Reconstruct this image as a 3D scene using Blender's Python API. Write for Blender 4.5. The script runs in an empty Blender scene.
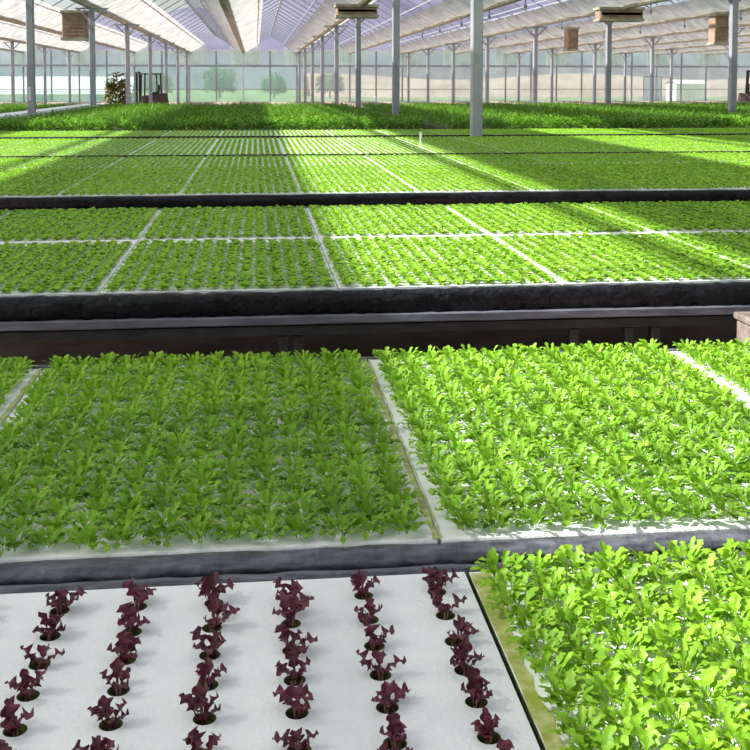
import bpy, math, random
import numpy as np
from mathutils import Matrix, Vector
PI = math.pi
R = random.Random(7)
SC = bpy.context.scene
COL = SC.collection

# ------------------------------------------------------------------ camera
F, PX, PY, VX, VY, ZC = 1100.0, 375.0, 150.0, 255.5, 84.0, 1.70
PITCH = math.atan((PY - VY) / F)
YAW = math.radians(6.1890468960493275)
cam = bpy.data.cameras.new('camera')
cam.sensor_width = 36.0
cam.lens = F / 750.0 * 36.0
cam.shift_y = -(375.0 - PY) / 750.0
cam.clip_end = 3000
cam.clip_start = 0.05
camo = bpy.data.objects.new('camera', cam)
COL.objects.link(camo)
camo.location = (0, 0, ZC)
camo.rotation_euler = (PI / 2 - PITCH, 0, -YAW)
SC.camera = camo

# ------------------------------------------------------------------ helpers
def P(o, label=None, cat=None, group=None, kind=None):
    if label: o['label'] = label
    if cat: o['category'] = cat
    if group: o['group'] = group
    if kind: o['kind'] = kind
    return o

def empty(name, loc=(0, 0, 0), rz=0.0, parent=None):
    o = bpy.data.objects.new(name, None)
    COL.objects.link(o)
    o.location = loc
    o.rotation_euler = (0, 0, rz)
    o.empty_display_size = 0.05
    if parent: o.parent = parent
    return o

class MB:
    def __init__(s): s.v = []; s.f = []; s.m = []
    def add(s, vs, fs, mi=0):
        b = len(s.v)
        s.v += [tuple(p) for p in vs]
        for f in fs:
            s.f.append(tuple(i + b for i in f)); s.m.append(mi)
    def box(s, x0, x1, y0, y1, z0, z1, mi=0):
        s.add([(x0,y0,z0),(x1,y0,z0),(x1,y1,z0),(x0,y1,z0),(x0,y0,z1),(x1,y0,z1),(x1,y1,z1),(x0,y1,z1)],
              [(0,3,2,1),(4,5,6,7),(0,1,5,4),(1,2,6,5),(2,3,7,6),(3,0,4,7)], mi)
    def bar(s, a, b, w, h, mi=0):
        a = Vector(a); b = Vector(b); d = (b - a).normalized()
        up = Vector((0, 0, 1)) if abs(d.z) < .95 else Vector((0, 1, 0))
        r = d.cross(up).normalized(); u = r.cross(d).normalized()
        vs = []
        for p in (a, b):
            for sx, sy in ((-1,-1),(1,-1),(1,1),(-1,1)):
                vs.append(p + r * (sx * w / 2) + u * (sy * h / 2))
        s.add(vs, [(3,2,1,0),(4,5,6,7),(0,1,5,4),(1,2,6,5),(2,3,7,6),(3,0,4,7)], mi)
    def tube(s, pts, rad, n=8, mi=0, cap=True):
        pts = [Vector(p) for p in pts]
        rads = rad if isinstance(rad, (list, tuple)) else [rad] * len(pts)
        vs = []
        for i, p in enumerate(pts):
            d = (pts[min(i+1, len(pts)-1)] - pts[max(i-1, 0)]).normalized()
            up = Vector((0, 0, 1)) if abs(d.z) < .9 else Vector((1, 0, 0))
            r = d.cross(up).normalized(); u = r.cross(d)
            for k in range(n):
                a = 2 * PI * k / n
                vs.append(p + (r * math.cos(a) + u * math.sin(a)) * rads[i])
        fs = []
        for i in range(len(pts) - 1):
            for k in range(n):
                fs.append((i*n+k, i*n+(k+1) % n, (i+1)*n+(k+1) % n, (i+1)*n+k))
        if cap:
            fs.append(tuple(range(n-1, -1, -1))); fs.append(tuple(range((len(pts)-1)*n, len(pts)*n)))
        s.add(vs, fs, mi)
    def extrude_profile(s, prof, xs, jit=0.0, rnd=None, mi=0):
        """closed (y,z) profile swept along x, with small wrinkles"""
        n = len(prof); vs = []
        for x in xs:
            for (y, z) in prof:
                j = (rnd.uniform(-jit, jit) if rnd else 0)
                vs.append((x, y + j, z + j * .5))
        fs = []
        for i in range(len(xs) - 1):
            for k in range(n):
                fs.append((i*n+k, i*n+(k+1) % n, (i+1)*n+(k+1) % n, (i+1)*n+k))
        fs.append(tuple(range(n))); fs.append(tuple(range((len(xs)-1)*n, len(xs)*n))[::-1])
        s.add(vs, fs, mi)
    def mesh(s, name, mats, smooth=False):
        me = bpy.data.meshes.new(name)
        me.from_pydata(s.v, [], s.f)
        for m in (mats if isinstance(mats, (list, tuple)) else [mats]): me.materials.append(m)
        if any(s.m): me.polygons.foreach_set('material_index', s.m)
        if smooth: me.polygons.foreach_set('use_smooth', [True] * len(me.polygons))
        me.update()
        return me
    def build(s, name, mats, parent=None, loc=(0, 0, 0), smooth=False, bevel=0.0):
        o = bpy.data.objects.new(name, s.mesh(name, mats, smooth))
        COL.objects.link(o)
        o.location = loc
        if parent: o.parent = parent
        if bevel:
            b = o.modifiers.new('bevel', 'BEVEL'); b.width = bevel; b.segments = 2; b.limit_method = 'ANGLE'
        return o

def place(name, me, loc, rz=0.0, s=1.0, parent=None):
    o = bpy.data.objects.new(name, me)
    COL.objects.link(o)
    o.location = loc; o.rotation_euler = (0, 0, rz); o.scale = (s, s, s)
    if parent: o.parent = parent
    return o

ORD = ['first','second','third','fourth','fifth','sixth','seventh','eighth','ninth','tenth','eleventh','twelfth']
def nth(i):
    if i < 12: return ORD[i]
    n = i + 1
    return '%d%s' % (n, 'th' if 10 < n % 100 < 20 else {1:'st',2:'nd',3:'rd'}.get(n % 10, 'th'))

# ------------------------------------------------------------------ materials
def nodes(name):
    m = bpy.data.materials.new(name); m.use_nodes = True
    nt = m.node_tree; nt.nodes.clear()
    out = nt.nodes.new('ShaderNodeOutputMaterial')
    return m, nt, out
def N(nt, t, **kw):
    n = nt.nodes.new(t)
    for k, v in kw.items():
        if k in n.inputs: n.inputs[k].default_value = v
        else: setattr(n, k, v)
    return n
def noise_col(nt, c0, c1, scale, detail=3.0, coord='Object', p0=.35, p1=.65, stretch=None):
    tc = N(nt, 'ShaderNodeTexCoord')
    no = N(nt, 'ShaderNodeTexNoise'); no.inputs['Scale'].default_value = scale; no.inputs['Detail'].default_value = detail
    src = tc.outputs[coord]
    if stretch:
        mp = N(nt, 'ShaderNodeMapping'); mp.inputs['Scale'].default_value = stretch
        nt.links.new(src, mp.inputs['Vector']); src = mp.outputs['Vector']
    nt.links.new(src, no.inputs['Vector'])
    cr = N(nt, 'ShaderNodeValToRGB')
    cr.color_ramp.elements[0].position = p0; cr.color_ramp.elements[1].position = p1
    cr.color_ramp.elements[0].color = (*c0, 1); cr.color_ramp.elements[1].color = (*c1, 1)
    nt.links.new(no.outputs['Fac'], cr.inputs['Fac'])
    return cr.outputs['Color'], no
def solid(name, c0, c1=None, scale=6.0, rough=.6, metal=0.0, bump=0.0, bscale=30.0, spec=.5, stretch=None):
    m, nt, out = nodes(name)
    b = N(nt, 'ShaderNodeBsdfPrincipled')
    b.inputs['Roughness'].default_value = rough; b.inputs['Metallic'].default_value = metal
    b.inputs['Specular IOR Level'].default_value = spec
    if c1 is None: c1 = tuple(min(1, c * 1.15) for c in c0)
    col, _ = noise_col(nt, c0, c1, scale, stretch=stretch)
    nt.links.new(col, b.inputs['Base Color'])
    if bump:
        tc = N(nt, 'ShaderNodeTexCoord'); no = N(nt, 'ShaderNodeTexNoise'); no.inputs['Scale'].default_value = bscale
        bp = N(nt, 'ShaderNodeBump'); bp.inputs['Strength'].default_value = bump; bp.inputs['Distance'].default_value = .02
        nt.links.new(tc.outputs['Object'], no.inputs['Vector']); nt.links.new(no.outputs['Fac'], bp.inputs['Height'])
        nt.links.new(bp.outputs['Normal'], b.inputs['Normal'])
    nt.links.new(b.outputs[0], out.inputs['Surface'])
    return m
def leaf_mat(name, c0, c1, trans, scale=40.0, tmix=.3, rough=.5, coord='Object', vary=.25, spec=.3):
    m, nt, out = nodes(name)
    col, _ = noise_col(nt, c0, c1, scale, 2.0, coord)
    oi = N(nt, 'ShaderNodeObjectInfo')
    hsv = N(nt, 'ShaderNodeHueSaturation')
    mr = N(nt, 'ShaderNodeMapRange'); mr.inputs['To Min'].default_value = 1 - vary; mr.inputs['To Max'].default_value = 1 + vary
    nt.links.new(oi.outputs['Random'], mr.inputs['Value']); nt.links.new(mr.outputs['Result'], hsv.inputs['Value'])
    nt.links.new(col, hsv.inputs['Color'])
    b = N(nt, 'ShaderNodeBsdfPrincipled'); b.inputs['Roughness'].default_value = rough
    b.inputs['Specular IOR Level'].default_value = spec
    nt.links.new(hsv.outputs['Color'], b.inputs['Base Color'])
    t = N(nt, 'ShaderNodeBsdfTranslucent'); t.inputs['Color'].default_value = (*trans, 1)
    mx = N(nt, 'ShaderNodeMixShader'); mx.inputs['Fac'].default_value = tmix
    nt.links.new(b.outputs[0], mx.inputs[1]); nt.links.new(t.outputs[0], mx.inputs[2])
    nt.links.new(mx.outputs[0], out.inputs['Surface'])
    return m
def film(name, tcol, clear, dcol, dshare, scale=1.0, rough_noise=.25, gloss=0.0):
    """sheet that lets a share through unscattered, scatters the rest both ways"""
    m, nt, out = nodes(name)
    tr = N(nt, 'ShaderNodeBsdfTransparent'); tr.inputs['Color'].default_value = (*tcol, 1)
    d = N(nt, 'ShaderNodeBsdfDiffuse'); t = N(nt, 'ShaderNodeBsdfTranslucent')
    col, _ = noise_col(nt, tuple(c * (1 - rough_noise) for c in dcol), dcol, scale, 4.0)
    nt.links.new(col, d.inputs['Color']); nt.links.new(col, t.inputs['Color'])
    m1 = N(nt, 'ShaderNodeMixShader'); m1.inputs['Fac'].default_value = 1 - dshare
    nt.links.new(d.outputs[0], m1.inputs[1]); nt.links.new(t.outputs[0], m1.inputs[2])
    m2 = N(nt, 'ShaderNodeMixShader'); m2.inputs['Fac'].default_value = 1 - clear
    nt.links.new(tr.outputs[0], m2.inputs[1]); nt.links.new(m1.outputs[0], m2.inputs[2])
    last = m2.outputs[0]
    if gloss:
        g = N(nt, 'ShaderNodeBsdfGlossy'); g.inputs['Roughness'].default_value = .1
        m3 = N(nt, 'ShaderNodeMixShader'); m3.inputs['Fac'].default_value = gloss
        nt.links.new(last, m3.inputs[1]); nt.links.new(g.outputs[0], m3.inputs[2]); last = m3.outputs[0]
    nt.links.new(last, out.inputs['Surface'])
    return m

M = {}
M['raft'] = solid('white_foam', (.83,.84,.84), (.90,.90,.89), 9, .8, bump=.15, bscale=120)
M['algae'] = solid('yellow_green_algae', (.36,.40,.05), (.62,.62,.28), 30, .7)
M['hole'] = solid('dark_wet_plug', (.012,.018,.006), (.035,.05,.012), 60, .7)
M['algae_gap_shade'] = solid('olive_algae_and_gap_shade', (.05,.065,.012), (.16,.18,.05), 80, .7)  # algae in the planting holes, and painted gap shade on raft sides
M['liner'] = solid('black_plastic_liner', (.006,.006,.008), (.014,.014,.018), 8, .38, bump=.7, bscale=26, spec=.3)
M['liner_grey'] = solid('worn_grey_liner', (.055,.055,.07), (.14,.14,.165), 14, .4, bump=.5, bscale=30, stretch=(1,4,4))
M['rail'] = solid('grey_rail', (.105,.108,.130), (.17,.175,.205), 5, .45, bump=.2, bscale=14, stretch=(1,6,6))
M['leg'] = solid('dark_leg', (.012,.012,.014), (.03,.03,.03), 8, .6)
M['floor'] = solid('brown_earth_floor', (.36,.24,.21), (.52,.38,.33), 2.5, .9, bump=.4, bscale=12)
M['post'] = solid('galvanised_grey_paint', (.27,.28,.32), (.34,.35,.39), 3, .5)
M['gutter'] = solid('weathered_beige_gutter', (.30,.27,.18), (.50,.46,.36), 2, .7)
M['bar'] = solid('grey_glazing_bar', (.30,.31,.35), (.38,.39,.43), 3, .5)
M['whitebar'] = solid('white_painted_bar', (.70,.70,.70), (.8,.8,.8), 3, .5)
M['brown'] = solid('rusty_brown_casing', (.27,.17,.11), (.40,.28,.20), 4, .7)
M['block'] = solid('pinkish_brown_concrete', (.17,.125,.11), (.27,.21,.19), 14, .9, bump=.3, bscale=40)
M['black'] = solid('black_machine_paint', (.010,.014,.014), (.02,.025,.025), 4, .5)
M['maroon'] = solid('dark_maroon_paint', (.055,.03,.032), (.08,.045,.045), 4, .5)
M['rubber'] = solid('tyre_rubber', (.012,.012,.012), (.02,.02,.02), 10, .8)
M['stake'] = solid('white_plastic', (.75,.75,.75), (.8,.8,.8), 10, .5)
M['glass'] = film('roof_glass', (.90,.95,.98), .93, (.75,.80,.85), .5, .6, .2, .03)
M['white_film'] = film('white_roof_screen', (.95,.95,.95), .06, (.74,.72,.68), .60, 1.6, .34)
M['poly'] = film('milky_poly_film', (.90,.97,.95), .36, (.86,.88,.90), .35, .5, .3, .02)
M['poly_teal'] = film('teal_poly_film', (.85,.98,.95), .42, (.68,.90,.86), .35, .5, .25, .02)
M['poly_upper'] = film('milky_upper_film', (.88,.97,.97), .40, (.74,.88,.88), .35, .5, .25, .02)
M['leaf'] = leaf_mat('bright_lettuce_leaf', (.19,.40,.018), (.33,.53,.045), (.30,.50,.02), 45, .30, .45)
M['seedling'] = leaf_mat('green_seedling_leaf', (.17,.37,.018), (.29,.49,.04), (.27,.47,.02), 45, .30, .5)
M['seedling_far'] = leaf_mat('green_seedling_leaf_mass', (.18,.37,.018), (.29,.48,.04), (.27,.47,.02), 14, .30, .55)
M['bush'] = leaf_mat('dark_crop_leaf', (.095,.25,.012), (.19,.38,.026), (.18,.38,.01), 8, .25, .5)
M['red'] = leaf_mat('burgundy_lettuce_leaf', (.060,.014,.026), (.165,.036,.064), (.20,.02,.03), 60, .15, .38, vary=.3)
M['stem'] = leaf_mat('pale_pink_stem', (.25,.12,.10), (.38,.26,.16), (.3,.1,.05), 60, .1)
M['olive'] = leaf_mat('olive_brown_leaf', (.14,.14,.03), (.30,.27,.09), (.15,.14,.03), 3, .2)
M['weed'] = leaf_mat('weed_leaf', (.08,.2,.01), (.16,.32,.03), (.1,.3,.01), 20, .3)
M['grass'] = solid('meadow_grass', (.16,.26,.10), (.30,.36,.16), .06, .9)
M['hill'] = solid('haze_tinted_hillside', (.11,.10,.16), (.19,.17,.23), .012, 1.0, spec=0)  # distance haze is mixed into this purple grey colour
M['pinkbank'] = solid('bare_pink_bank', (.42,.30,.26), (.60,.47,.42), .12, 1.0, spec=0)
M['shed'] = solid('white_shed_sheet', (.78,.80,.80), (.9,.9,.9), .3, .6)
M['treeleaf'] = leaf_mat('outdoor_tree_leaf', (.05,.13,.06), (.11,.24,.11), (.05,.14,.04), 1.0, .2)
M['curtain'] = film('pale_curtain', (.95,.97,.97), .22, (.84,.87,.87), .35, .8, .2)
M['door'] = film('pale_blue_door_sheet', (.8,.9,1.0), .15, (.80,.86,.95), .5, 1, .1)

# ------------------------------------------------------------------ leaves
def leaf(mb, az, L, W, elev, curl, nu, nv, rnd, petiole=.3, lobe=0.0, frill=0.0, cup=.25, base=(0,0,0), r0=.002, mi=0, pw=.12, waves=3.0, lobef=0.0):
    ca, sa = math.cos(az), math.sin(az)
    x, z = r0, 0.0
    rows = []
    ph = rnd.uniform(0, 6.28); ph2 = rnd.uniform(0, 6.28)
    for i in range(nu + 1):
        t = i / nu
        e = elev - curl * t * t
        if i:
            x += math.cos(e) * L / nu; z += math.sin(e) * L / nu
        if t <= petiole: w = W * pw
        else:
            q = (t - petiole) / (1 - petiole)
            w = W * max(.0, math.sin(PI * (q * .86 + .10))) ** .6
            w *= 1 + lobe * (math.cos(2 * PI * lobef * q + ph) if lobef else (1 if i % 2 else -1))
            if i == nu: w *= .6
        nx, nz = -math.sin(e), math.cos(e)
        row = []
        for j in range(-nv, nv + 1):
            s = j / nv if nv else 0
            lat = w * s
            up = cup * w * s * s + frill * w * s * s * math.sin(waves * 2 * t * PI + ph + (ph2 if s < 0 else 0))
            px, pz = x + nx * up, z + nz * up
            row.append((base[0] + px * ca - lat * sa, base[1] + px * sa + lat * ca, base[2] + pz))
        rows.append(row)
    n = 2 * nv + 1
    vs = [p for r in rows for p in r]
    fs = [(i*n+j, i*n+j+1, (i+1)*n+j+1, (i+1)*n+j) for i in range(nu) for j in range(n-1)]
    mb.add(vs, fs, mi)

def ground(mb, z=.001):
    mb.v = [(x, y, max(z, q)) for x, y, q in mb.v]
    return mb
def red_foliage(seed):
    r = random.Random(seed); mb = MB()
    n = r.choice((4, 5, 5, 6)); a0 = r.uniform(0, 6.28)
    for k in range(n):
        leaf(mb, a0 + k * 2.4 + r.uniform(-.5, .5), r.uniform(.042, .068), r.uniform(.0090, .0135), r.uniform(1.0, 1.45), r.uniform(.3, 1.7),
             16, 3, r, petiole=.46, lobe=.32, frill=r.uniform(.5, .9), cup=r.uniform(.2, .7), r0=.003, pw=.20, waves=4.0, lobef=r.uniform(1.4, 2.2))
    for k in range(2):
        leaf(mb, r.uniform(0, 6.28), r.uniform(.022, .032), r.uniform(.006, .009), r.uniform(1.1, 1.5), r.uniform(.2, .8),
             8, 2, r, petiole=.3, lobe=.25, frill=.5, r0=.001, pw=.2, lobef=1.5)
    return mb
def tuft(seed, n, L0, L1, W0, W1, spread, nu, nv):
    r = random.Random(seed); mb = MB(); a0 = r.uniform(0, 6.28)
    for i in range(n):
        inner = i / n; a = a0 + i * 2.4 + r.uniform(-.5, .5); q = spread * math.sqrt(r.random()) * (1 - .5 * inner)
        leaf(mb, a + r.uniform(-.6, .6), r.uniform(L0, L1), r.uniform(W0, W1), r.uniform(.65, 1.1) + .45 * inner, r.uniform(.3, 1.8),
             nu, nv, r, petiole=.42, lobe=.36, frill=r.uniform(.1, .5), cup=r.uniform(-.2, .6), r0=.001, pw=.13, base=(q * math.cos(a), q * math.sin(a), .002))
    return ground(mb)
def lettuce_mb(seed): return tuft(seed, 40, .030, .058, .0055, .0090, .028, 8, 2)
def seedling_mb(seed): return tuft(seed, 36, .024, .049, .0045, .0074, .023, 6, 1)
def seedling_low(seed, n, nu, k=1.0, L=.047, W=.016):
    r = random.Random(seed); mb = MB(); a0 = r.uniform(0, 6.28)
    for i in range(n):
        leaf(mb, a0 + i * 2.4 + r.uniform(-.4, .4), k * L * r.uniform(.8, 1.15), k * W * r.uniform(.85, 1.2), r.uniform(.7, 1.2), r.uniform(.7, 1.5),
             nu, 1, r, petiole=0.0, cup=.3, r0=.002)
    return ground(mb)
def bush_mb(seed, n, nu, hgt=.34, rad=.16, L=.085, W=.028):
    r = random.Random(seed); mb = MB()
    for i in range(n):
        a = r.uniform(0, 6.28); q = math.sqrt(r.random()); z = hgt * (.15 + .75 * r.random()) * (1 - .35 * q)
        leaf(mb, a + r.uniform(-.6, .6), L * r.uniform(.8, 1.2), W * r.uniform(.8, 1.2), r.uniform(.1, 1.1), r.uniform(.6, 1.6),
             nu, 1, r, petiole=0.0, cup=.3, base=(q * rad * .75 * math.cos(a), q * rad * .75 * math.sin(a), z), r0=.0)
    return ground(mb, .004)

class Stuff:
    """gathers many copies of base meshes into one real mesh"""
    def __init__(s): s.V = []; s.Fq = []; s.n = 0
    def scatter(s, bases, pts, rnd, smin=.85, smax=1.15):
        bb = [(np.array(b.v, dtype=np.float32), np.array(b.f, dtype=np.int32)) for b in bases]
        pts = np.array(pts, dtype=np.float32)
        which = rnd.integers(0, len(bb), len(pts))
        for i, (v, f) in enumerate(bb):
            p = pts[which == i]
            if not len(p): continue
            a = rnd.uniform(0, 2 * PI, len(p)); sc = rnd.uniform(smin, smax, len(p))
            c, sn = (np.cos(a) * sc)[:, None], (np.sin(a) * sc)[:, None]
            X = v[None, :, 0] * c - v[None, :, 1] * sn + p[:, 0:1]
            Y = v[None, :, 0] * sn + v[None, :, 1] * c + p[:, 1:2]
            Z = v[None, :, 2] * sc[:, None] + p[:, 2:3]
            s.V.append(np.stack([X, Y, Z], -1).reshape(-1, 3))
            off = (np.arange(len(p)) * len(v))[:, None, None] + s.n
            s.Fq.append((f[None] + off).reshape(-1, 4))
            s.n += len(p) * len(v)
    def build(s, name, mat, parent=None):
        V = np.concatenate(s.V).astype(np.float32); Fq = np.concatenate(s.Fq).astype(np.int32)
        me = bpy.data.meshes.new(name)
        me.vertices.add(len(V)); me.vertices.foreach_set('co', V.ravel())
        me.loops.add(Fq.size); me.loops.foreach_set('vertex_index', Fq.ravel())
        me.polygons.add(len(Fq)); me.polygons.foreach_set('loop_start', np.arange(0, Fq.size, 4, dtype=np.int32))
        me.polygons.foreach_set('use_smooth', np.ones(len(Fq), dtype=bool))
        me.materials.append(mat); me.update(calc_edges=True); me.validate()
        o = bpy.data.objects.new(name, me); COL.objects.link(o)
        if parent: o.parent = parent
        return o
NR = np.random.default_rng(11)

# ------------------------------------------------------------------ house shell
X0, X1, Y0, Y1 = -31.75, 49.85, -4.0, 106.0
ZG, ZR, ZE = 4.72, 6.25, 4.9           # gutter, ridge heights
PITCHX = 5.1
gx = [X0 + PITCHX * i for i in range(17)]
f_ = MB(); f_.box(X0 - .2, X1 + .2, Y0 - .2, Y1 + .2, -.2, 0); P(f_.build('floor', M['floor']), 'brown earth floor under the growing benches', 'floor', kind='structure')

ceil = empty('ceiling', (0, 0, 0)); P(ceil, 'ridge and furrow glass roof with white screens along its gutters', 'ceiling', kind='structure')
W_OFF = 0.12                              # white screens sit slightly right of each gutter
for i, g in enumerate(gx[:-1]):
    r_ = g + PITCHX / 2; g2 = g + PITCHX
    mb = MB()
    for (xa, za, xb, zb) in ((g, ZG, r_, ZR), (r_, ZR, g2, ZG)):
        mb.add([(xa, Y0, za), (xb, Y0, zb), (xb, Y1, zb), (xa, Y1, za)], [(0, 1, 2, 3)])
    mb.build('roof_glazing', M['glass'], ceil)
    bars = MB()
    y = Y0
    while y <= Y1 + .01:
        bars.bar((g, y, ZG - .03), (r_, y, ZR - .03), .05, .06)
        bars.bar((r_, y, ZR - .03), (g2, y, ZG - .03), .05, .06)
        y += 3.0
    for q in (.5,):
        bars.bar((g + q * (r_ - g), Y0, ZG + q * (ZR - ZG) - .07), (g + q * (r_ - g), Y1, ZG + q * (ZR - ZG) - .07), .05, .05)
        bars.bar((g2 - q * (g2 - r_), Y0, ZG + q * (ZR - ZG) - .07), (g2 - q * (g2 - r_), Y1, ZG + q * (ZR - ZG) - .07), .05, .05)
    bars.build('glazing_bar', M['bar'], ceil)
    rb = MB(); rb.bar((r_, Y0, ZR - .05), (r_, Y1, ZR - .05), .09, .10); rb.build('ridge_bar', M['bar'], ceil)
slope = (ZR - ZG) / (PITCHX / 2)
for i, g in enumerate(gx):
    mb = MB()
    mb.add([(g - .16, Y0, ZG + .06), (g - .10, Y0, ZG - .14), (g + .10, Y0, ZG - .14), (g + .16, Y0, ZG + .06),
            (g - .16, Y1, ZG + .06), (g - .10, Y1, ZG - .14), (g + .10, Y1, ZG - .14), (g + .16, Y1, ZG + .06)],
           [(0, 1, 5, 4), (1, 2, 6, 5), (2, 3, 7, 6), (3, 2, 1, 0), (4, 5, 6, 7), (0, 4, 7, 3)])
    mb.build('gutter', M['gutter'], ceil)
    # white screen sheets hung under both slopes beside the gutter, sagging between bars
    for sgn in (-1, 1):
        w0, w1 = .14, (1.52 if sgn > 0 else 1.04)
        if (sgn < 0 and i == 0) or (sgn > 0 and i == len(gx) - 1): continue
        ny = 51; nx = 5; vs = []; fs = []
        for iy in range(ny):
            y = Y0 + .1 + (Y1 - Y0 - .2) * iy / (ny - 1)
            for ix in range(nx):
                u = w0 + (w1 - w0) * ix / (nx - 1)
                sag = .10 + .05 * math.sin(PI * ix / (nx - 1)) + (.04 if iy % 2 else 0)
                vs.append((g + sgn * u, y, ZG + slope * u - sag))
        for iy in range(ny - 1):
            for ix in range(nx - 1):
                fs.append((iy*nx+ix, iy*nx+ix+1, (iy+1)*nx+ix+1, (iy+1)*nx+ix))
        mb = MB(); mb.add(vs, fs); mb.build('white_screen', M['white_film'], ceil, smooth=True)

for i, g in enumerate(gx[1:-1]):
    m_ = MB(); vs = []; nn = 14
    for q in range(nn + 1):
        u = -1.22 + 2.7 * q / nn; top = ZG + slope * abs(u) - .16
        vs += [(g + u * .93, Y1 - .32 + .03 * (q % 2), 3.5), (g + u, Y1 - .32 + .03 * (q % 2), top)]
    m_.add(vs, [(2*q, 2*q+2, 2*q+3, 2*q+1) for q in range(nn)]); m_.build('end_curtain', M['curtain'], ceil)
    m_ = MB(); m_.bar((g + 1.40, Y1 - .40, 3.5), (g + 1.62, Y1 - .40, ZG + slope * 1.5 - .2), .10, .08); m_.build('curtain_edge', M['whitebar'], ceil)
def wallroot(name, label): return P(empty(name), label, 'wall', kind='structure')
wb = wallroot('wall_back', 'milky film end wall with grey mullions and a dark rail')
for i, g in enumerate(gx[:-1]):
    g2 = g + PITCHX; r_ = g + PITCHX / 2
    a = MB(); a.add([(g, Y1, 0), (g2, Y1, 0), (g2, Y1, 3.43), (g, Y1, 3.43)], [(0, 1, 2, 3)]); a.build('lower_film', M['poly_teal'] if i < 7 else M['poly'], wb)
    a = MB(); a.add([(g, Y1, 3.43), (g2, Y1, 3.43), (g2, Y1, ZE), (g, Y1, ZE)], [(0, 1, 2, 3)]); a.build('upper_film', M['poly_upper'], wb)
    a = MB(); a.add([(g, Y1, ZE), (g2, Y1, ZE), (r_, Y1, ZR)], [(0, 1, 2)]); a.build('gable_pane', M['glass'], wb)
    for q in range(2):
        x = g + q * PITCHX / 2
        a = MB(); a.box(x - .07, x + .07, Y1 - .10, Y1 - .02, 0, ZE - .06); a.build('mullion', M['whitebar'] if (i == 6 and q == 0) else M['post'], wb)
    a = MB(); a.box(g + .05, g2 - .05, Y1 - .06, Y1 - .02, 1.15, 1.21); a.build('lower_rail', M['post'], wb)
    a = MB(); a.box(g, g2, Y1 - .12, Y1 - .02, ZE - .06, ZE + .04); a.build('eaves_bar', M['whitebar'], wb)
a = MB(); a.box(X0, X1, Y1 - .22, Y1 - .10, 3.34, 3.52); a.build('rail', M['bar'], wb)
def side_wall(name, label, p0, p1, mull):
    w = wallroot(name, label)
    a = MB(); a.add([(p0[0], p0[1], 0), (p1[0], p1[1], 0), (p1[0], p1[1], ZG), (p0[0], p0[1], ZG)], [(0, 1, 2, 3)]); a.build('film', M['poly'], w)
    n = int(max(abs(p1[0] - p0[0]), abs(p1[1] - p0[1])) / mull)
    for k in range(n + 1):
        x = p0[0] + (p1[0] - p0[0]) * k / n; y = p0[1] + (p1[1] - p0[1]) * k / n
        a = MB(); a.box(x - .06, x + .06, y - .06, y + .06, 0, ZG); a.build('mullion', M['post'], w)
side_wall('wall_left', 'milky film side wall far to the left of the benches', (X0, Y0), (X0, Y1), 5.8)
side_wall('wall_right', 'milky film side wall far to the right of the benches', (X1, Y0), (X1, Y1), 5.8)
side_wall('wall_front', 'milky film wall behind the first benches', (X0, Y0), (X1, Y0), 5.1)
d = P(empty('door_1', (39.2, Y1 - .16, 0)), 'pale sheeted sliding door in the end wall', 'door', kind='structure')
a = MB(); a.add([(-.9, 0, 0), (.9, 0, 0), (.9, 0, 2.4), (-.9, 0, 2.4)], [(0, 1, 2, 3)]); a.build('door_sheet', M['door'], d)
a = MB()
for (x0, x1, z0, z1) in ((-.95, -.88, 0, 2.45), (.88, .95, 0, 2.45), (-.88, .88, 2.38, 2.45), (-.88, .88, 1.1, 1.16)): a.box(x0, x1, -.04, -.005, z0, z1)
a.build('door_frame', M['post'], d)

# ------------------------------------------------------------------ posts
rows = [(-26.65, 'in the outermost row at left', 3), (-16.45, 'in the second row left of the middle', 1), (-6.14, 'in the row beside the pale left walkway', 1),
        (3.98, 'in the row just right of the middle', 1), (14.0, 'in the second row right of the middle', 1),
        (24.35, 'in the third row right of the middle', 1), (34.55, 'in the fourth row right of the middle', 3), (44.75, 'in the outermost row at right', 5)]
vis_from = {-26.65: 7, -16.45: 5, -6.14: 1, 3.98: 0, 14.0: 1, 24.35: 3, 34.55: 5, 44.75: 7}
pidx = 0
def post_mesh():
    mb = MB(); c = .02; w = .10
    pr = [(-w + c, -w), (w - c, -w), (w, -w + c), (w, w - c), (w - c, w), (-w + c, w), (-w, w - c), (-w, -w + c)]
    n = 8; vs = [(x, y, z) for z in (0, ZG - .15) for x, y in pr]
    mb.add(vs, [(k, (k+1) % n, n + (k+1) % n, n + k) for k in range(n)] + [tuple(range(n-1, -1, -1)), tuple(range(n, 2*n))])
    return mb.mesh('steel_post', M['post'])
pm = post_mesh()
bm_ = MB(); bm_.box(-.17, .17, -.17, .17, 0.0, .03)
for sx in (-1, 1):
    for sy in (-1, 1): bm_.tube([(sx*.135, sy*.135, .03), (sx*.135, sy*.135, .06)], .015, 6)
bpm = bm_.mesh('base_plate', M['post'])
br = MB(); br.bar((-.55, 0, ZG - .16), (-.10, 0, ZG - .62), .05, .06); br.bar((.55, 0, ZG - .16), (.10, 0, ZG - .62), .05, .06); br.box(-.62, .62, -.04, .04, ZG - .20, ZG - .145)
brm = br.mesh('gutter_bracket', M['post'])
posts = {}
for X, words, _ in rows:
    k = 0
    for n in range(8):
        if n < vis_from[X]: continue
        o = place('steel_post', pm, (X, 19.65 + 11.55 * n, 0))
        P(o, 'grey steel roof post, %s from the camera %s' % (nth(k), words), 'post', 'steel posts carrying the gutters')
        place('base_plate', bpm, (0, 0, 0), parent=o); place('gutter_bracket', brm, (0, 0, 0), parent=o)
        posts[(X, n)] = o; k += 1
lb = MB(); lb.box(-.055, .0, -.106, -.101, 1.25, 1.62)
P(lb.build('paper_label', M['stake'], posts[(-6.14, 1)]), 'white paper label taped on the post')

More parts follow.
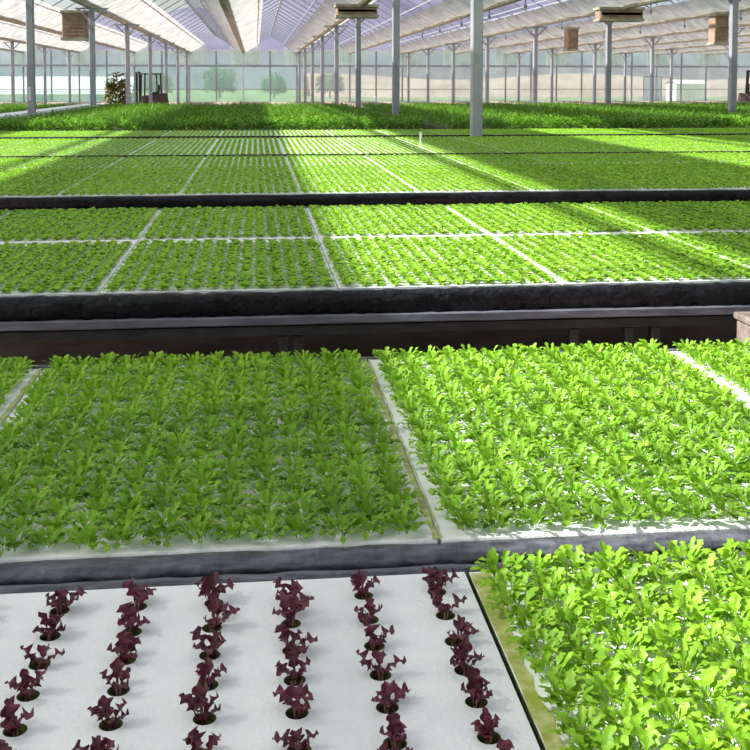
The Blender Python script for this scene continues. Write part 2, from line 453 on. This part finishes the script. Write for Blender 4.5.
# ------------------------------------------------------------------ benches and rafts
HB = .75                                   # raft top height
def bench(label, X_0, X_1, Y_0, Y_1, front='black', back_rim=True, legs=()):
    root = P(empty('growing_bench', ((X_0 + X_1) / 2, Y_0, 0)), label, 'growing bench', 'long hydroponic benches')
    ox, oy = (X_0 + X_1) / 2, Y_0
    rr = random.Random(int(Y_0 * 100))
    step = .04 if Y_0 < 9 else .12
    xs = [X_0 - ox + i * step for i in range(int((X_1 - X_0) / step) + 1)]
    tb = MB(); tb.box(X_0 - ox, X_1 - ox, .02, Y_1 - Y_0 - .02, .60, HB - .062); tb.build('trough', M['leg'], root)
    if front == 'black':
        pr = [(-.008, .742), (-.025, .748), (-.045, .745), (-.058, .732), (-.056, .70), (-.058, .645), (-.008, .645)]
        jit = .008
    elif front == 'rim':
        pr = [(-.004, .746), (-.02, .748), (-.040, .744), (-.053, .736), (-.056, .725), (-.048, .716), (-.02, .715), (-.004, .715)]
        jit = .0025
    else:
        pr = [(-.004, .764), (-.03, .767), (-.05, .762), (-.055, .70), (-.05, .62), (-.004, .62)]; jit = .002
    fb = MB(); fb.extrude_profile(pr, xs, jit, rr)
    o = fb.build('front_liner', M['liner_grey'] if front == 'rim' else M['liner'], root, smooth=True)
    if front == 'rim':
        fb = MB(); fb.extrude_profile([(-.006, .714), (-.040, .714), (-.044, .66), (-.044, .60), (-.006, .60)], xs, .001, rr); fb.build('front_shade_skirt', M['liner'], root, smooth=True)  # black strip painted in as shade in the gap below the rim
    if back_rim:
        d = Y_1 - Y_0
        bb = MB(); bb.extrude_profile([(d + .004, .750), (d + .020, .754), (d + .036, .750), (d + .042, .73), (d + .040, .60), (d + .004, .60)], xs, .002, rr)
        bb.build('back_liner', M['liner_grey'], root, smooth=True)
    rl = MB(); rl.extrude_profile([(-.010, .643), (-.070, .641), (-.076, .636), (-.076, .606), (-.070, .600), (-.010, .600)], xs[::4] + [xs[-1]], .0012, rr)
    rl.build('front_rail', M['rail'], root)
    ub = MB(); ub.box(X_0 - ox, X_1 - ox, -.055, .03, .548, .59); ub.box(X_0 - ox, X_1 - ox, Y_1 - Y_0 - .05, Y_1 - Y_0 + .03, .535, .60); ub.build('cross_member', M['leg'], root)
    for lx in legs:
        for ly in (.0, Y_1 - Y_0 - .02):
            lg = MB(); lg.box(-.022, .022, -.022, .022, 0, .535); lg.box(-.05, .05, -.05, .05, 0, .012)
            lg.build('leg', M['leg'], root, (lx - ox, ly, 0))
    return root

def raft(label, xa, xb, ya, yb, algae=None, group='white foam rafts', bevel=.006, gap_shade=False):
    mb = MB(); g = .003
    mb.box(-(xb - xa) / 2 + g, (xb - xa) / 2 - g, -(yb - ya) / 2 + g, (yb - ya) / 2 - g, -.055, 0)
    if gap_shade: mb.m = [0, 0, 0, 1, 0, 1]  # side walls painted dark to stand for shade in the raft gap
    o = mb.build('foam_raft', [M['raft'], M['algae_gap_shade']] if gap_shade else M['raft'], None, ((xa + xb) / 2, (ya + yb) / 2, HB), bevel=bevel)
    P(o, label, 'foam raft', group)
    if algae:
        for (x0, x1, y0, y1) in algae:
            rr = random.Random(int(x0 * 1000) + 5)
            am = MB(); n = 40; vs = []; fs = []
            for i in range(n + 1):
                y = y0 + (y1 - y0) * i / n
                vs += [(x0 + rr.uniform(0, .003), y, .0012), (x1 + rr.uniform(-.35, .25) * (x1 - x0), y, .0012)]
            for i in range(n): fs.append((2*i, 2*i+1, 2*i+3, 2*i+2))
            am.add(vs, fs); P(am.build('algae_film', M['algae'], o), 'yellow green algae film along the edge')
    return o

# near bench: red lettuce raft and leafy raft
B1 = (.53, 2.062)
bench('nearest growing bench carrying the red lettuce raft, grey liner along its back', -1.90, 2.62, B1[0], B1[1], 'rim', True, legs=(-1.7, -.3, 1.1, 2.4))
RX = [.332 - .138 * n for n in range(8)]
RY = [1.984 - .0925 * k for k in range(15)]
mb = MB()
rx0, rx1, ry0, ry1 = -.690, .399, B1[0] + .003, B1[1]
cx, cy = (rx0 + rx1) / 2, (ry0 + ry1) / 2
HR = .0178
xb = [rx0] + sorted([x - .028 for x in RX] + [x + .028 for x in RX]) + [rx1]
yb_ = [ry0] + sorted([y - .028 for y in RY] + [y + .028 for y in RY]) + [ry1]
hx = {round(x, 4) for x in RX}; hy = {round(y, 4) for y in RY}
for i in range(len(xb) - 1):
    for j in range(len(yb_) - 1):
        xa, xc, ya, yc = xb[i], xb[i+1], yb_[j], yb_[j+1]
        if round((xa + xc) / 2, 4) in hx and round((ya + yc) / 2, 4) in hy and abs(xc - xa - .056) < 1e-6 and abs(yc - ya - .056) < 1e-6:
            mx, my = (xa + xc) / 2, (ya + yc) / 2
            n = 16; vs = []
            for k in range(n):
                a_ = 2 * PI * (k + .5) / n; c_, s_ = math.cos(a_), math.sin(a_)
                q = .028 / max(abs(c_), abs(s_))
                vs.append((mx + q * c_ - cx, my + q * s_ - cy, 0))
            # push square ring vertices nearest the corners onto them
            for qx, qy in ((1, 1), (-1, 1), (-1, -1), (1, -1)):
                kk = min(range(n), key=lambda k: (vs[k][0] - (mx + qx*.028 - cx))**2 + (vs[k][1] - (my + qy*.028 - cy))**2)
                vs[kk] = (mx + qx*.028 - cx, my + qy*.028 - cy, 0)
            for zz, rr_ in ((0, HR), (-.004, HR * .94), (-.030, HR * .9)):
                for k in range(n):
                    a_ = 2 * PI * (k + .5) / n
                    vs.append((mx + rr_ * math.cos(a_) - cx, my + rr_ * math.sin(a_) - cy, zz))
            fs = []
            for L_ in range(3):
                for k in range(n): fs.append((L_*n+k, L_*n+(k+1) % n, (L_+1)*n+(k+1) % n, (L_+1)*n+k))
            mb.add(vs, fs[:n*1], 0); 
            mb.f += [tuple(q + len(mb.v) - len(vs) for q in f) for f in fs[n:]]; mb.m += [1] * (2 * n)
        else:
            mb.add([(xa-cx, ya-cy, 0), (xc-cx, ya-cy, 0), (xc-cx, yc-cy, 0), (xa-cx, yc-cy, 0)], [(0, 1, 2, 3)])
wx, wy = (rx1 - rx0) / 2, (ry1 - ry0) / 2
mb.add([(-wx,-wy,0),(wx,-wy,0),(wx,wy,0),(-wx,wy,0),(-wx,-wy,-.055),(wx,-wy,-.055),(wx,wy,-.055),(-wx,wy,-.055)], [(0,4,5,1),(1,5,6,2),(2,6,7,3),(3,7,4,0),(4,7,6,5)], 1)  # dark side colour carries the shade of the seam
rr_o = mb.build('foam_raft', [M['raft'], M['algae_gap_shade']], None, (cx, cy, HB))
P(rr_o, 'white foam raft with rows of planting holes holding red lettuce', 'foam raft', 'white foam rafts')

vars_f = [red_foliage(100 + i).mesh('foliage', M['red'], True) for i in range(14)]
vars_f2 = []
sm = MB()
for k in range(4): sm.tube([(0.002*math.cos(k*1.6), .002*math.sin(k*1.6), -.014), (.005*math.cos(k*1.6), .005*math.sin(k*1.6), .010)], [.0022, .0014], 5)
stem_me = sm.mesh('stem', M['stem'], True)
pl = MB(); n = 14
pl.add([(.0158*math.cos(2*PI*k/n), .0158*math.sin(2*PI*k/n), -.013) for k in range(n)] + [(.0155*math.cos(2*PI*k/n), .0155*math.sin(2*PI*k/n), -.04) for k in range(n)],
       [tuple(range(n))] + [(k, n+k, n+(k+1) % n, (k+1) % n) for k in range(n)] + [tuple(range(2*n-1, n-1, -1))])
plug_me = pl.mesh('growing_plug', M['hole'])
rcol = random.Random(5)
for ci in range(7):
    for ri in range(7):
        x, y = RX[ci], RY[ri]
        root = empty('red_lettuce', (x, y, HB))
        colw = ('in the column beside the green raft' if ci == 0 else 'in the %s column left of green raft' % nth(ci))
        P(root, 'dark red lettuce seedling, %s from the back, %s' % (nth(ri), colw), 'red lettuce', 'red lettuces on the white raft')
        s = rcol.uniform(.78, 1.0) * (1.12 if ri < 2 else 1.0)
        place('foliage', rcol.choice(vars_f), (rcol.uniform(-.004, .004), rcol.uniform(-.002, .004), -.010), rcol.uniform(0, 6.28), s, root)
        place('stem', stem_me, (0, 0, 0), rcol.uniform(0, 6.28), 1, root)
        place('growing_plug', plug_me, (0, 0, 0), 0, 1, root)

raft('white foam raft under leafy green lettuce beside the red lettuce raft', .404, 1.475, B1[0], B1[1], algae=[(-.533, -.498, -.75, .755)], bevel=0, gap_shade=True)
raft('white foam raft under leafy green lettuce at the outer end of the nearest bench', 1.478, 2.55, B1[0], B1[1])
lv = [lettuce_mb(300 + i).mesh('lettuce_plant', M['leaf'], True) for i in range(10)]
rl_ = random.Random(9)
for ci in range(14):
    for ri in range(11):
        x = .462 + ci * .0735 + rl_.uniform(-.006, .006); y = 2.018 - ri * .074 + rl_.uniform(-.006, .006)
        if x > .40 + 1.07: continue
        if 1.02 * 1.0 < x - (y - 1.48) * .35 + -.0 and x > 1.16: continue
        if y < 1.30: continue
        o = place('lettuce_plant', rl_.choice(lv), (x, y, HB + .0008), rl_.uniform(0, 6.28), rl_.uniform(.86, 1.06))
        P(o, 'bright leafy green lettuce, %s from the algae edge, %s row from the back rim' % (nth(ci), nth(ri)), 'lettuce', 'leafy lettuces on the near raft')

# second bench
SE = [-1.795, -.715, .377, 1.445, 2.52]
B2 = (2.215, 3.735)
bench('second growing bench from the camera with worn grey front liner', -1.86, 2.58, B2[0], B2[1], 'rim', True, legs=(-1.6, -.3, 1.0, 2.3))
nm2 = ['second raft left of the pale seam', 'raft just left of the pale seam', 'raft just right of the pale seam', 'second raft right of the pale seam']
pts2 = []
for i in range(4):
    w = SE[i+1] - SE[i]
    al = []
    if i in (1, 0): al.append((w/2 - .003, w/2 - .014, -.755, .755))
    if i == 2: al.append((-w/2 + .003, -w/2 + .008, -.755, .755))
    raft('white foam raft under green seedlings, second bench, ' + nm2[i], SE[i], SE[i+1], B2[0], B2[1], algae=al)
    for c in range(14):
        for r_ in range(20):
            pts2.append((i, c, r_, SE[i] + .026 + (w - .052) * (c + .5) / 14, B2[0] + .048 + (B2[1] - B2[0] - .075) * r_ / 19))
def scr(x, y, z):
    v = camo_inv @ Vector((x, y, z)); return PX + F * v.x / -v.z, PY - F * v.y / -v.z
camo_inv = (Matrix.Translation(camo.location) @ camo.rotation_euler.to_matrix().to_4x4()).inverted()
sd = [seedling_mb(500 + i).mesh('lettuce_seedling', M['seedling'], True) for i in range(10)]
vis = [p for p in pts2 if -12 < scr(p[3], p[4], HB)[0] < 762]
vis.sort(key=lambda p: p[4] + abs(p[3]) * .02)
front, rest = vis[:300], vis[300:] + [p for p in pts2 if not (-12 < scr(p[3], p[4], HB)[0] < 762)]
rs = random.Random(21)
where = ['two rafts left of pale seam', 'left of pale seam', 'right of pale seam', 'two rafts right of pale seam']
for (i, c, r_, x, y) in front:
    o = place('lettuce_seedling', rs.choice(sd), (x + rs.uniform(-.005, .005), y + rs.uniform(-.005, .005), HB + .0008), rs.uniform(0, 6.28), rs.uniform(.95, 1.18))
    cc = 13 - c if i < 2 else c
    P(o, '%s seedling, %s row behind the grey rim, %s plant %s' % ('shaded green' if i < 2 else 'sunlit green', nth(r_), nth(cc), where[i]), 'lettuce seedling', 'green seedlings at the front of the second bench')

ST = Stuff()
full = [seedling_mb(600 + i) for i in range(6)]
ST.scatter(full, [(x + rs.uniform(-.005, .005), y + rs.uniform(-.005, .005), HB + .0008) for (_, _, _, x, y) in rest], NR, .95, 1.18)

def plant_grid(xa, xb, ya, yb, nc, dy, m=.020, my=.045, j=.005):
    out = []; nr = max(1, int(round((yb - ya - 2 * my) / dy)))
    for c in range(nc):
        for r_ in range(nr + 1):
            out.append((xa + m + (xb - xa - 2 * m) * (c + .5) / nc + rs.uniform(-j, j), ya + my + (yb - ya - 2 * my) * r_ / nr + rs.uniform(-j, j), HB + .0008))
    return out

def seam_word(k):     # k = index of raft, 0 = just right of the pale seam
    return ('%s right' % nth(k) if k >= 0 else '%s left' % nth(-k - 1))
# third bench
bench('third growing bench, black plastic front above a long grey rail', -3.0, 4.8, 5.06, 8.40, 'black', False, legs=(-2.7, -1.3, .12, .19, 1.50, 1.77, 1.90, 3.1, 4.5))
S3 = [-2.875, -1.795, -.715, .377, 1.445, 2.52, 3.595, 4.67]
low3 = [seedling_low(700 + i, 10, 3, 1.0, .049, .0150) for i in range(6)]
for i in range(7):
    for (ya, yb, rw) in ((5.065, 6.715, 'front'), (6.725, 8.395, 'back')):
        k = i - 3
        raft('white foam raft, third bench, %s row, %s of the long pale seam' % (rw, seam_word(k)), S3[i], S3[i+1], ya, yb, bevel=0)
        ST.scatter(low3, plant_grid(S3[i], S3[i+1], ya + (.06 if rw == 'back' else 0), yb - (.085 if rw == 'front' else 0), 14, .062, .014, .050, .003), NR, .84, 1.04)
# fourth to sixth bench
low4 = [seedling_low(800 + i, 7, 2, 1.0, .050, .017) for i in range(6)]
low5 = [seedling_low(830 + i, 6, 2, 1.0, .052, .018) for i in range(6)]
def far_bench(no, Xa, Xb, strips, low, label, dy, nc=14, front='black'):
    bench(label, Xa - .08, Xb + .08, strips[0][0] - .005, strips[-1][1] + .005, front, False, legs=[Xa + 1.5 * k for k in range(int((Xb - Xa) / 1.5) + 1)])
    n = int(round((Xb - Xa) / 1.03))
    k0 = int(round((Xa - .38) / 1.03))
    for q, (ya, yb) in enumerate(strips):
        for i in range(n):
            xa, xb2 = Xa + i * 1.03, Xa + (i + 1) * 1.03
            raft('white foam raft, %s bench, %s strip from its front, %s of the pale seam' % (no, nth(q), seam_word(k0 + i)), xa, xb2, ya, yb, bevel=0)
            small = ya > 12
            ST.scatter(low, plant_grid(xa, xb2, ya, yb, nc, dy, .012, .06, .004), NR, .74 if small else .86, .92 if small else 1.05)
far_bench('fourth', .38 - 1.03 * 5, .38 + 1.03 * 8, ((9.53, 12.68), (12.76, 14.48)), low4, 'fourth growing bench, its black plastic front showing above the third bench', .074)
far_bench('fifth', .38 - 1.03 * 6, .38 + 1.03 * 11, ((14.72, 17.0), (17.01, 19.40)), low5, 'fifth growing bench, behind a thin dark line across the green', .075, 12, 'lip')
far_bench('sixth', .38 - 1.03 * 7, .38 + 1.03 * 13, ((19.98, 22.60),), low5, 'sixth growing bench, in front of the tall dark crop', .075, 12, 'lip')
so = ST.build('lettuce_seedling', M['seedling_far']); P(so, 'carpet of small green seedlings covering the benches behind the front rows', 'lettuce seedlings', kind='stuff')

# ------------------------------------------------------------------ tall dark crop at the back
HF = .70
def crop_bed(label, xa, xb, ya, yb):
    r = P(empty('crop_bed', ((xa + xb) / 2, ya, 0)), label, 'crop bed', 'long beds of tall crop')
    m_ = MB(); m_.box(-(xb - xa) / 2, (xb - xa) / 2, 0, yb - ya, HF - .08, HF); m_.build('bed_top', M['hole'], r)
    m_ = MB(); m_.box(-(xb - xa) / 2, (xb - xa) / 2, -.03, 0, HF - .14, HF + .01); m_.build('front_board', M['liner'], r)
    for k in range(int((xb - xa) / 3) + 1):
        for yy in (.1, yb - ya - .1):
            l_ = MB(); l_.box(-.03, .03, -.03, .03, 0, HF - .08); l_.build('leg', M['leg'], r, (-(xb - xa) / 2 + .05 + 3 * k * .99, yy, 0))
BEDS = [(-5.95, 3.70), (4.20, 13.75), (14.25, 24.10), (-20.0, -16.75), (-16.15, -6.95)]
for k, lab in enumerate(('bed of tall dark crop between the left walkway and the next post row', 'bed of tall dark crop between the first and second post rows right of the middle',
        'bed of tall dark crop between the second and third post rows right of the middle', 'bed of tall crop beyond the second post row left of the middle', 'bed of tall crop left of the pale walkway posts')):
    crop_bed(lab, BEDS[k][0], BEDS[k][1], 23.25, 46.0)
wroot = P(empty('walkway', (-6.38, 23.3, 0)), 'pale narrow walkway strip running beside the left row of posts', 'walkway')
for (xa, xb2) in ((-.50, .08), (.37, .41)):
    s_ = MB(); s_.box(xa, xb2, 0, 22.7, HF - .05, HF + .20); s_.build('slab', M['raft'], wroot)
for k in range(9):
    s_ = MB(); s_.box(-.5, .40, -.04, .04, 0, HF - .05); s_.build('trestle', M['leg'], wroot, (0, .3 + 2.7 * k, 0))
bushes = []
for (xa, xb2) in [(a_ + .06, b_ - .06) for a_, b_ in BEDS]:
    nx_ = int((xb2 - xa) / .27)
    for j in range(82):
        for i in range(nx_):
            bushes.append((xa + (i + .5) * (xb2 - xa) / nx_, 23.42 + j * .275, j, xa > -6.5, i))
BV = [bush_mb(900 + i, 46, 2).mesh('crop_plant', M['bush'], True) for i in range(8)]
visb = [b for b in bushes if -8 < scr(b[0], b[1], HF)[0] < 758]
visb.sort(key=lambda b: (b[2], b[0]))
fb_ = visb[:300]; fset = {(b[0], b[1]) for b in fb_}
cnt = {}
for (x, y, j, right, i) in fb_:
    k = cnt.get((j, right), 0); cnt[(j, right)] = k + 1
    o = place('crop_plant', rs.choice(BV), (x + rs.uniform(-.04, .04), y + rs.uniform(-.04, .04), HF), rs.uniform(0, 6.28), rs.uniform(.85, 1.15))
    P(o, 'tall dark crop plant, %s row behind sixth bench, %s plant from the %s' % (nth(j), nth(k), 'walkway posts' if right else 'outer left end'), 'crop plant', 'tall crop plants along the front of the dark beds')
SB = Stuff()
lowb = [bush_mb(950 + i, 18, 1, .36, .17, .14, .05) for i in range(6)]
SB.scatter(lowb, [(x + rs.uniform(-.05, .05), y + rs.uniform(-.05, .05), HF) for (x, y, *_r) in bushes if (x, y) not in fset], NR, .85, 1.15)
P(SB.build('crop_plant', M['bush']), 'dense mass of tall dark green crop filling the far beds', 'crop plants', kind='stuff')

# ------------------------------------------------------------------ odd things
b = P(empty('concrete_pier', (2.265, 4.46, 0)), 'pinkish brown concrete pier standing in the gap before the black bench', 'concrete pier')
m_ = MB(); m_.box(-.16, .16, -.15, .15, 0, .665); m_.build('shaft', M['block'], b, bevel=.012)
m_ = MB(); m_.box(-.17, .17, -.16, .16, .665, .695); m_.build('cap', M['block'], b, bevel=.008)
s = MB(); s.tube([(0, 0, 0), (0, 0, .20)], .010, 8); s.box(-.020, .020, -.006, .006, .14, .23)
P(s.build('plant_stake', M['stake'], None, (2.47, 16.4, HB)), 'small white marker stake standing among the far seedlings', 'marker stake')
wd = [bush_mb(1200 + i, 26, 2, .30, .10, .07, .02).mesh('weed', M['weed'], True) for i in range(3)]
for k, (x, y) in enumerate(((1.58, 5.35), (1.70, 5.45), (1.83, 5.35), (2.0, 5.5))):
    o = place('weed', wd[k % 3], (x, y, 0), k * 1.3, 1.5)
    P(o, 'green weed growing under the third bench, %s from the middle' % nth(k), 'weed', 'weeds under the third bench')

def forklift(name, label, loc, rz, s=1.0, twin=True):
    r = P(empty(name, loc, rz), label, 'forklift'); r.scale = (s, s, s)
    m_ = MB(); m_.add([(-.5, -.55, .35), (1.15, -.55, .35), (1.15, .55, .35), (-.5, .55, .35), (-.5, -.5, .95), (1.0, -.5, 1.15), (1.0, .5, 1.15), (-.5, .5, .95)],
                      [(0,3,2,1),(4,5,6,7),(0,1,5,4),(1,2,6,5),(2,3,7,6),(3,0,4,7)]); m_.build('body', M['maroon'], r, bevel=.05)
    m_ = MB()
    for yy in (-.36, .36): m_.bar((-.68, yy, .1), (-.68, yy, 2.45), .12, .10)
    m_.bar((-.68, -.36, 2.4), (-.68, .36, 2.4), .12, .10); m_.bar((-.68, -.36, 1.3), (-.68, .36, 1.3), .10, .10); m_.build('mast', M['black'], r)
    m_ = MB()
    for xx, yy in ((-.40, -.45), (-.40, .45), (.65, -.45), (.65, .45)): m_.bar((xx, yy, .95), (xx * .9, yy, 2.3), .08, .08)
    m_.box(-.45, .65, -.5, .5, 2.28, 2.36); m_.build('overhead_guard', M['black'], r)
    m_ = MB(); m_.box(.1, .6, -.25, .25, 1.05, 1.2); m_.box(.5, .62, -.25, .25, 1.2, 1.65); m_.build('seat', M['black'], r, bevel=.03)
    for yy in (-.25, .25):
        m_ = MB(); m_.box(-1.75, -.74, yy - .06, yy + .06, .10, .15); m_.box(-.79, -.74, yy - .06, yy + .06, .15, .55); m_.build('fork', M['black'], r)
    for xx, rr in ((-.25, .32), (.85, .26)):
        for yy in (-.52, .52):
            m_ = MB(); m_.tube([(0, -.1, 0), (0, -.06, 0), (0, .06, 0), (0, .1, 0)], [rr * .86, rr, rr, rr * .86], 18); w_ = m_.build('wheel', M['rubber'], r, (xx, yy * 1.0, rr))
            m_ = MB(); m_.tube([(0, -.11, 0), (0, .11, 0)], rr * .4, 12); m_.build('hub', M['post'], w_)
    return r
forklift('forklift', 'dark forklift with tall mast parked beside the left row of posts', (-6.55, 69.3, 0), math.radians(20))
forklift('forklift', 'dark forklift parked far off beyond the outer right posts', (28.5, 60.0, 0), math.radians(160), 1.05)
ob = bush_mb(1300, 260, 2, 2.75, .75, .46, .14)
tr = P(empty('potted_shrub', (-7.75, 63.5, 0)), 'olive brown bushy shrub standing beside the dark forklift', 'shrub')
ob.build('foliage', M['olive'], tr, smooth=True)
m_ = MB(); m_.tube([(0, 0, 0), (0, 0, .45)], [.28, .36], 14); m_.build('pot', M['maroon'], tr)

# brown unit heaters hung from the gutters
def heater(label, loc, w=.8, h=1.0, d=.7):
    r = P(empty('hanging_heater', loc), label, 'unit heater', 'brown heaters hung below the gutters')
    m_ = MB(); m_.box(-w/2, w/2, -d/2, d/2, -h, -.0); m_.build('casing', M['brown'], r, bevel=.04)
    m_ = MB(); m_.box(-w/2 - .05, w/2 + .05, -d/2 - .05, d/2 + .05, -.02, .08); m_.build('flange', M['gutter'], r)
    m_ = MB(); m_.box(-w/2 - .04, w/2 + .04, -d/2 - .04, d/2 + .04, -h - .05, -h + .04); m_.build('flange', M['gutter'], r)
    m_ = MB()
    for k in range(5): m_.bar((-w/2 + .06, -d/2 - .015, -h + .18 + k * (h - .3) / 5), (w/2 - .06, -d/2 - .015, -h + .18 + k * (h - .3) / 5), .02, .06)
    m_.build('louvre', M['brown'], r)
    for sx in (-1, 1):
        m_ = MB(); m_.tube([(sx * w * .35, 0, .06), (sx * w * .35, 0, ZG - .13 - loc[2])], .02, 6); m_.build('hanger_rod', M['bar'], r)
heater('brown heater box hung beside the second post of the left walkway row', (-6.65 - .2, 43.5, 4.42), .95, 1.0)
heater('brown heater box hung at the gutter above the third post right of the middle', (3.75, 41.0, 4.56), 1.5, .36)
heater('brown heater box hung above the second post of the second right row', (13.95, 41.4, 4.56), 1.7, .40)
heater('brown heater box hung in the gap left of the second right row of posts', (14.15 + 5.1 - 3.5, 54.0, 4.45), .55, 1.05)
heater('brown heater box hung at the outer right, before the last visible gutter', (19.3, 44.5, 4.55), .6, 1.15)
# small sprinkler heads below gutters
spk = MB(); spk.tube([(0, 0, 0), (0, 0, -.22)], .025, 6); spk.tube([(0, 0, -.22), (0, 0, -.36)], [.07, .04], 8)
spm = spk.mesh('hanging_sprinkler', M['bar'])
for g, w in ((9.05, 'second gutter right of the middle'), (14.15, 'third gutter right of the middle'), (19.25, 'fourth gutter right of the middle')):
    for k in range(5):
        o = place('hanging_sprinkler', spm, (g, 36.5 + 5.775 * k * 1.0 + (0 if g != 14.15 else 2.0), ZG - .145))
        P(o, 'small dark sprinkler hanging from the %s, %s from the camera' % (w, nth(k)), 'sprinkler', 'sprinklers under the gutters')

# ------------------------------------------------------------------ outside
g_ = MB(); g_.add([(-900, -300, -.25), (900, -300, -.25), (900, 900, -.25), (-900, 900, -.25)], [(0, 1, 2, 3)])
P(g_.build('ground', M['grass']), 'green meadow outside the end wall', 'ground', kind='structure')
def ridge(name, mat, label, y, x0, x1, hfun, depth, n=90):
    m_ = MB(); vs = []; fs = []
    for i in range(n + 1):
        x = x0 + (x1 - x0) * i / n; h = hfun(x)
        vs += [(x, y - depth, -1), (x, y - depth * .45, h * .62), (x, y, h), (x, y + depth, -1)]
    for i in range(n):
        for k in range(3): fs.append((4*i+k, 4*i+4+k, 4*i+5+k, 4*i+1+k))
    m_.add(vs, fs); P(m_.build(name, mat, smooth=True), label, 'hill', kind='structure')
ridge('hill', M['hill'], 'purple grey mountain slope rising behind the greenhouse', 620, -500, 620,
      lambda x: 46 + 14 * math.sin(x * .011 + .4) + 5 * math.sin(x * .05) + 3 * math.sin(x * .13), 230)
ridge('bank', M['pinkbank'], 'bare pinkish bank beyond the end wall', 175, 8, 130, lambda x: 2.9 + .5 * math.sin(x * .15), 16)
sh = P(empty('outbuilding', (-30.0, 117.0, -.25)), 'long low white shed outside beyond the left end wall', 'shed')
m_ = MB(); m_.box(-16, 16.8, .9, 6, 0, 1.2); m_.build('wall', M['shed'], sh)
m_ = MB(); m_.add([(-16.3, .6, .9), (17.1, .6, .9), (17.1, 3.4, 2.75), (-16.3, 3.4, 2.75), (17.1, 6.3, .9), (-16.3, 6.3, .9)], [(0, 1, 2, 3), (3, 2, 4, 5), (0, 3, 5), (1, 4, 2)]); m_.build('roof', M['shed'], sh)
for k in range(6):
    m_ = MB(); m_.box(-.9, .9, .84, .89, .3, .8); m_.build('window', M['poly_upper'], sh, (-13.5 + 5.4 * k, 0, 0))
sh = P(empty('outbuilding', (46.4, 113.0, -.25)), 'small white shed outside beyond the right part of the end wall', 'shed')
m_ = MB(); m_.box(-1.9, 1.4, 0, 3, 0, 2.0); m_.build('wall', M['shed'], sh)
m_ = MB(); m_.add([(-2.1, -.2, 1.98), (1.6, -.2, 1.98), (1.6, 1.5, 2.4), (-2.1, 1.5, 2.4), (1.6, 3.2, 1.98), (-2.1, 3.2, 1.98)], [(0, 1, 2, 3), (3, 2, 4, 5)]); m_.build('roof', M['shed'], sh)
tl = bush_mb(1400, 420, 2, 6.0, 3.0, 1.1, .36).mesh('crown', M['treeleaf'], True)
tk = MB(); tk.tube([(0, 0, 0), (0, 0, 2.6)], [.22, .12], 8); tkm = tk.mesh('trunk', M['leg'])
for k, (x, y, s_) in enumerate(((-13, 150, .7), (-5.0, 156, .85), (2.5, 150, .6), (10.5, 156, .7))):
    o = P(empty('tree', (x, y, -.25)), 'blurred green tree outside the end wall, %s counting from the white shed' % nth(k), 'tree', 'trees beyond the end wall')
    place('crown', tl, (0, 0, .3), k * 1.1, s_, o); place('trunk', tkm, (0, 0, 0), 0, s_, o)

# ------------------------------------------------------------------ light
KX = 1.10
sun = bpy.data.lights.new('sun', 'SUN'); sun.energy = 7.5; sun.angle = math.radians(1.2); sun.color = (1.0, .96, .88)
so_ = bpy.data.objects.new('sun', sun); COL.objects.link(so_)
dv = Vector((KX, .06, -1)).normalized()
so_.rotation_euler = dv.to_track_quat('-Z', 'Y').to_euler(); so_.location = (-20, 20, 30)
w = bpy.data.worlds.new('world'); SC.world = w; w.use_nodes = True
nt = w.node_tree; nt.nodes.clear()
out = nt.nodes.new('ShaderNodeOutputWorld'); bg = nt.nodes.new('ShaderNodeBackground')
sky = nt.nodes.new('ShaderNodeTexSky'); sky.sky_type = 'NISHITA'; sky.sun_disc = False
sky.sun_elevation = math.atan2(1, KX); sky.sun_rotation = math.radians(-90); sky.dust_density = 2.5; sky.air_density = 1.2
tc = nt.nodes.new('ShaderNodeTexCoord'); cl = nt.nodes.new('ShaderNodeTexNoise'); cl.inputs['Scale'].default_value = 3.0; cl.inputs['Detail'].default_value = 6
rp = nt.nodes.new('ShaderNodeValToRGB'); rp.color_ramp.elements[0].position = .42; rp.color_ramp.elements[1].position = .64
rp.color_ramp.elements[0].color = (0, 0, 0, 1); rp.color_ramp.elements[1].color = (.75, .75, .75, 1)
mixc = nt.nodes.new('ShaderNodeMixRGB'); mixc.inputs['Color2'].default_value = (6.0, 6.2, 6.6, 1)
nt.links.new(tc.outputs['Generated'], cl.inputs['Vector']); nt.links.new(cl.outputs['Fac'], rp.inputs['Fac'])
nt.links.new(rp.outputs['Color'], mixc.inputs['Fac']); nt.links.new(sky.outputs['Color'], mixc.inputs['Color1'])
nt.links.new(mixc.outputs['Color'], bg.inputs['Color']); bg.inputs['Strength'].default_value = .12
nt.links.new(bg.outputs[0], out.inputs['Surface'])

SC.view_settings.view_transform = 'Standard'; SC.view_settings.look = 'None'
SC.view_settings.gamma = 1.0; SC.view_settings.exposure = 0.5; SC.view_settings.use_curve_mapping = False
SC.cycles.max_bounces = 10; SC.cycles.diffuse_bounces = 5; SC.cycles.transparent_max_bounces = 32
SC.cycles.transmission_bounces = 6; SC.cycles.glossy_bounces = 3
SC.cycles.use_denoising = True
SC.cycles.sample_clamp_indirect = 8.0
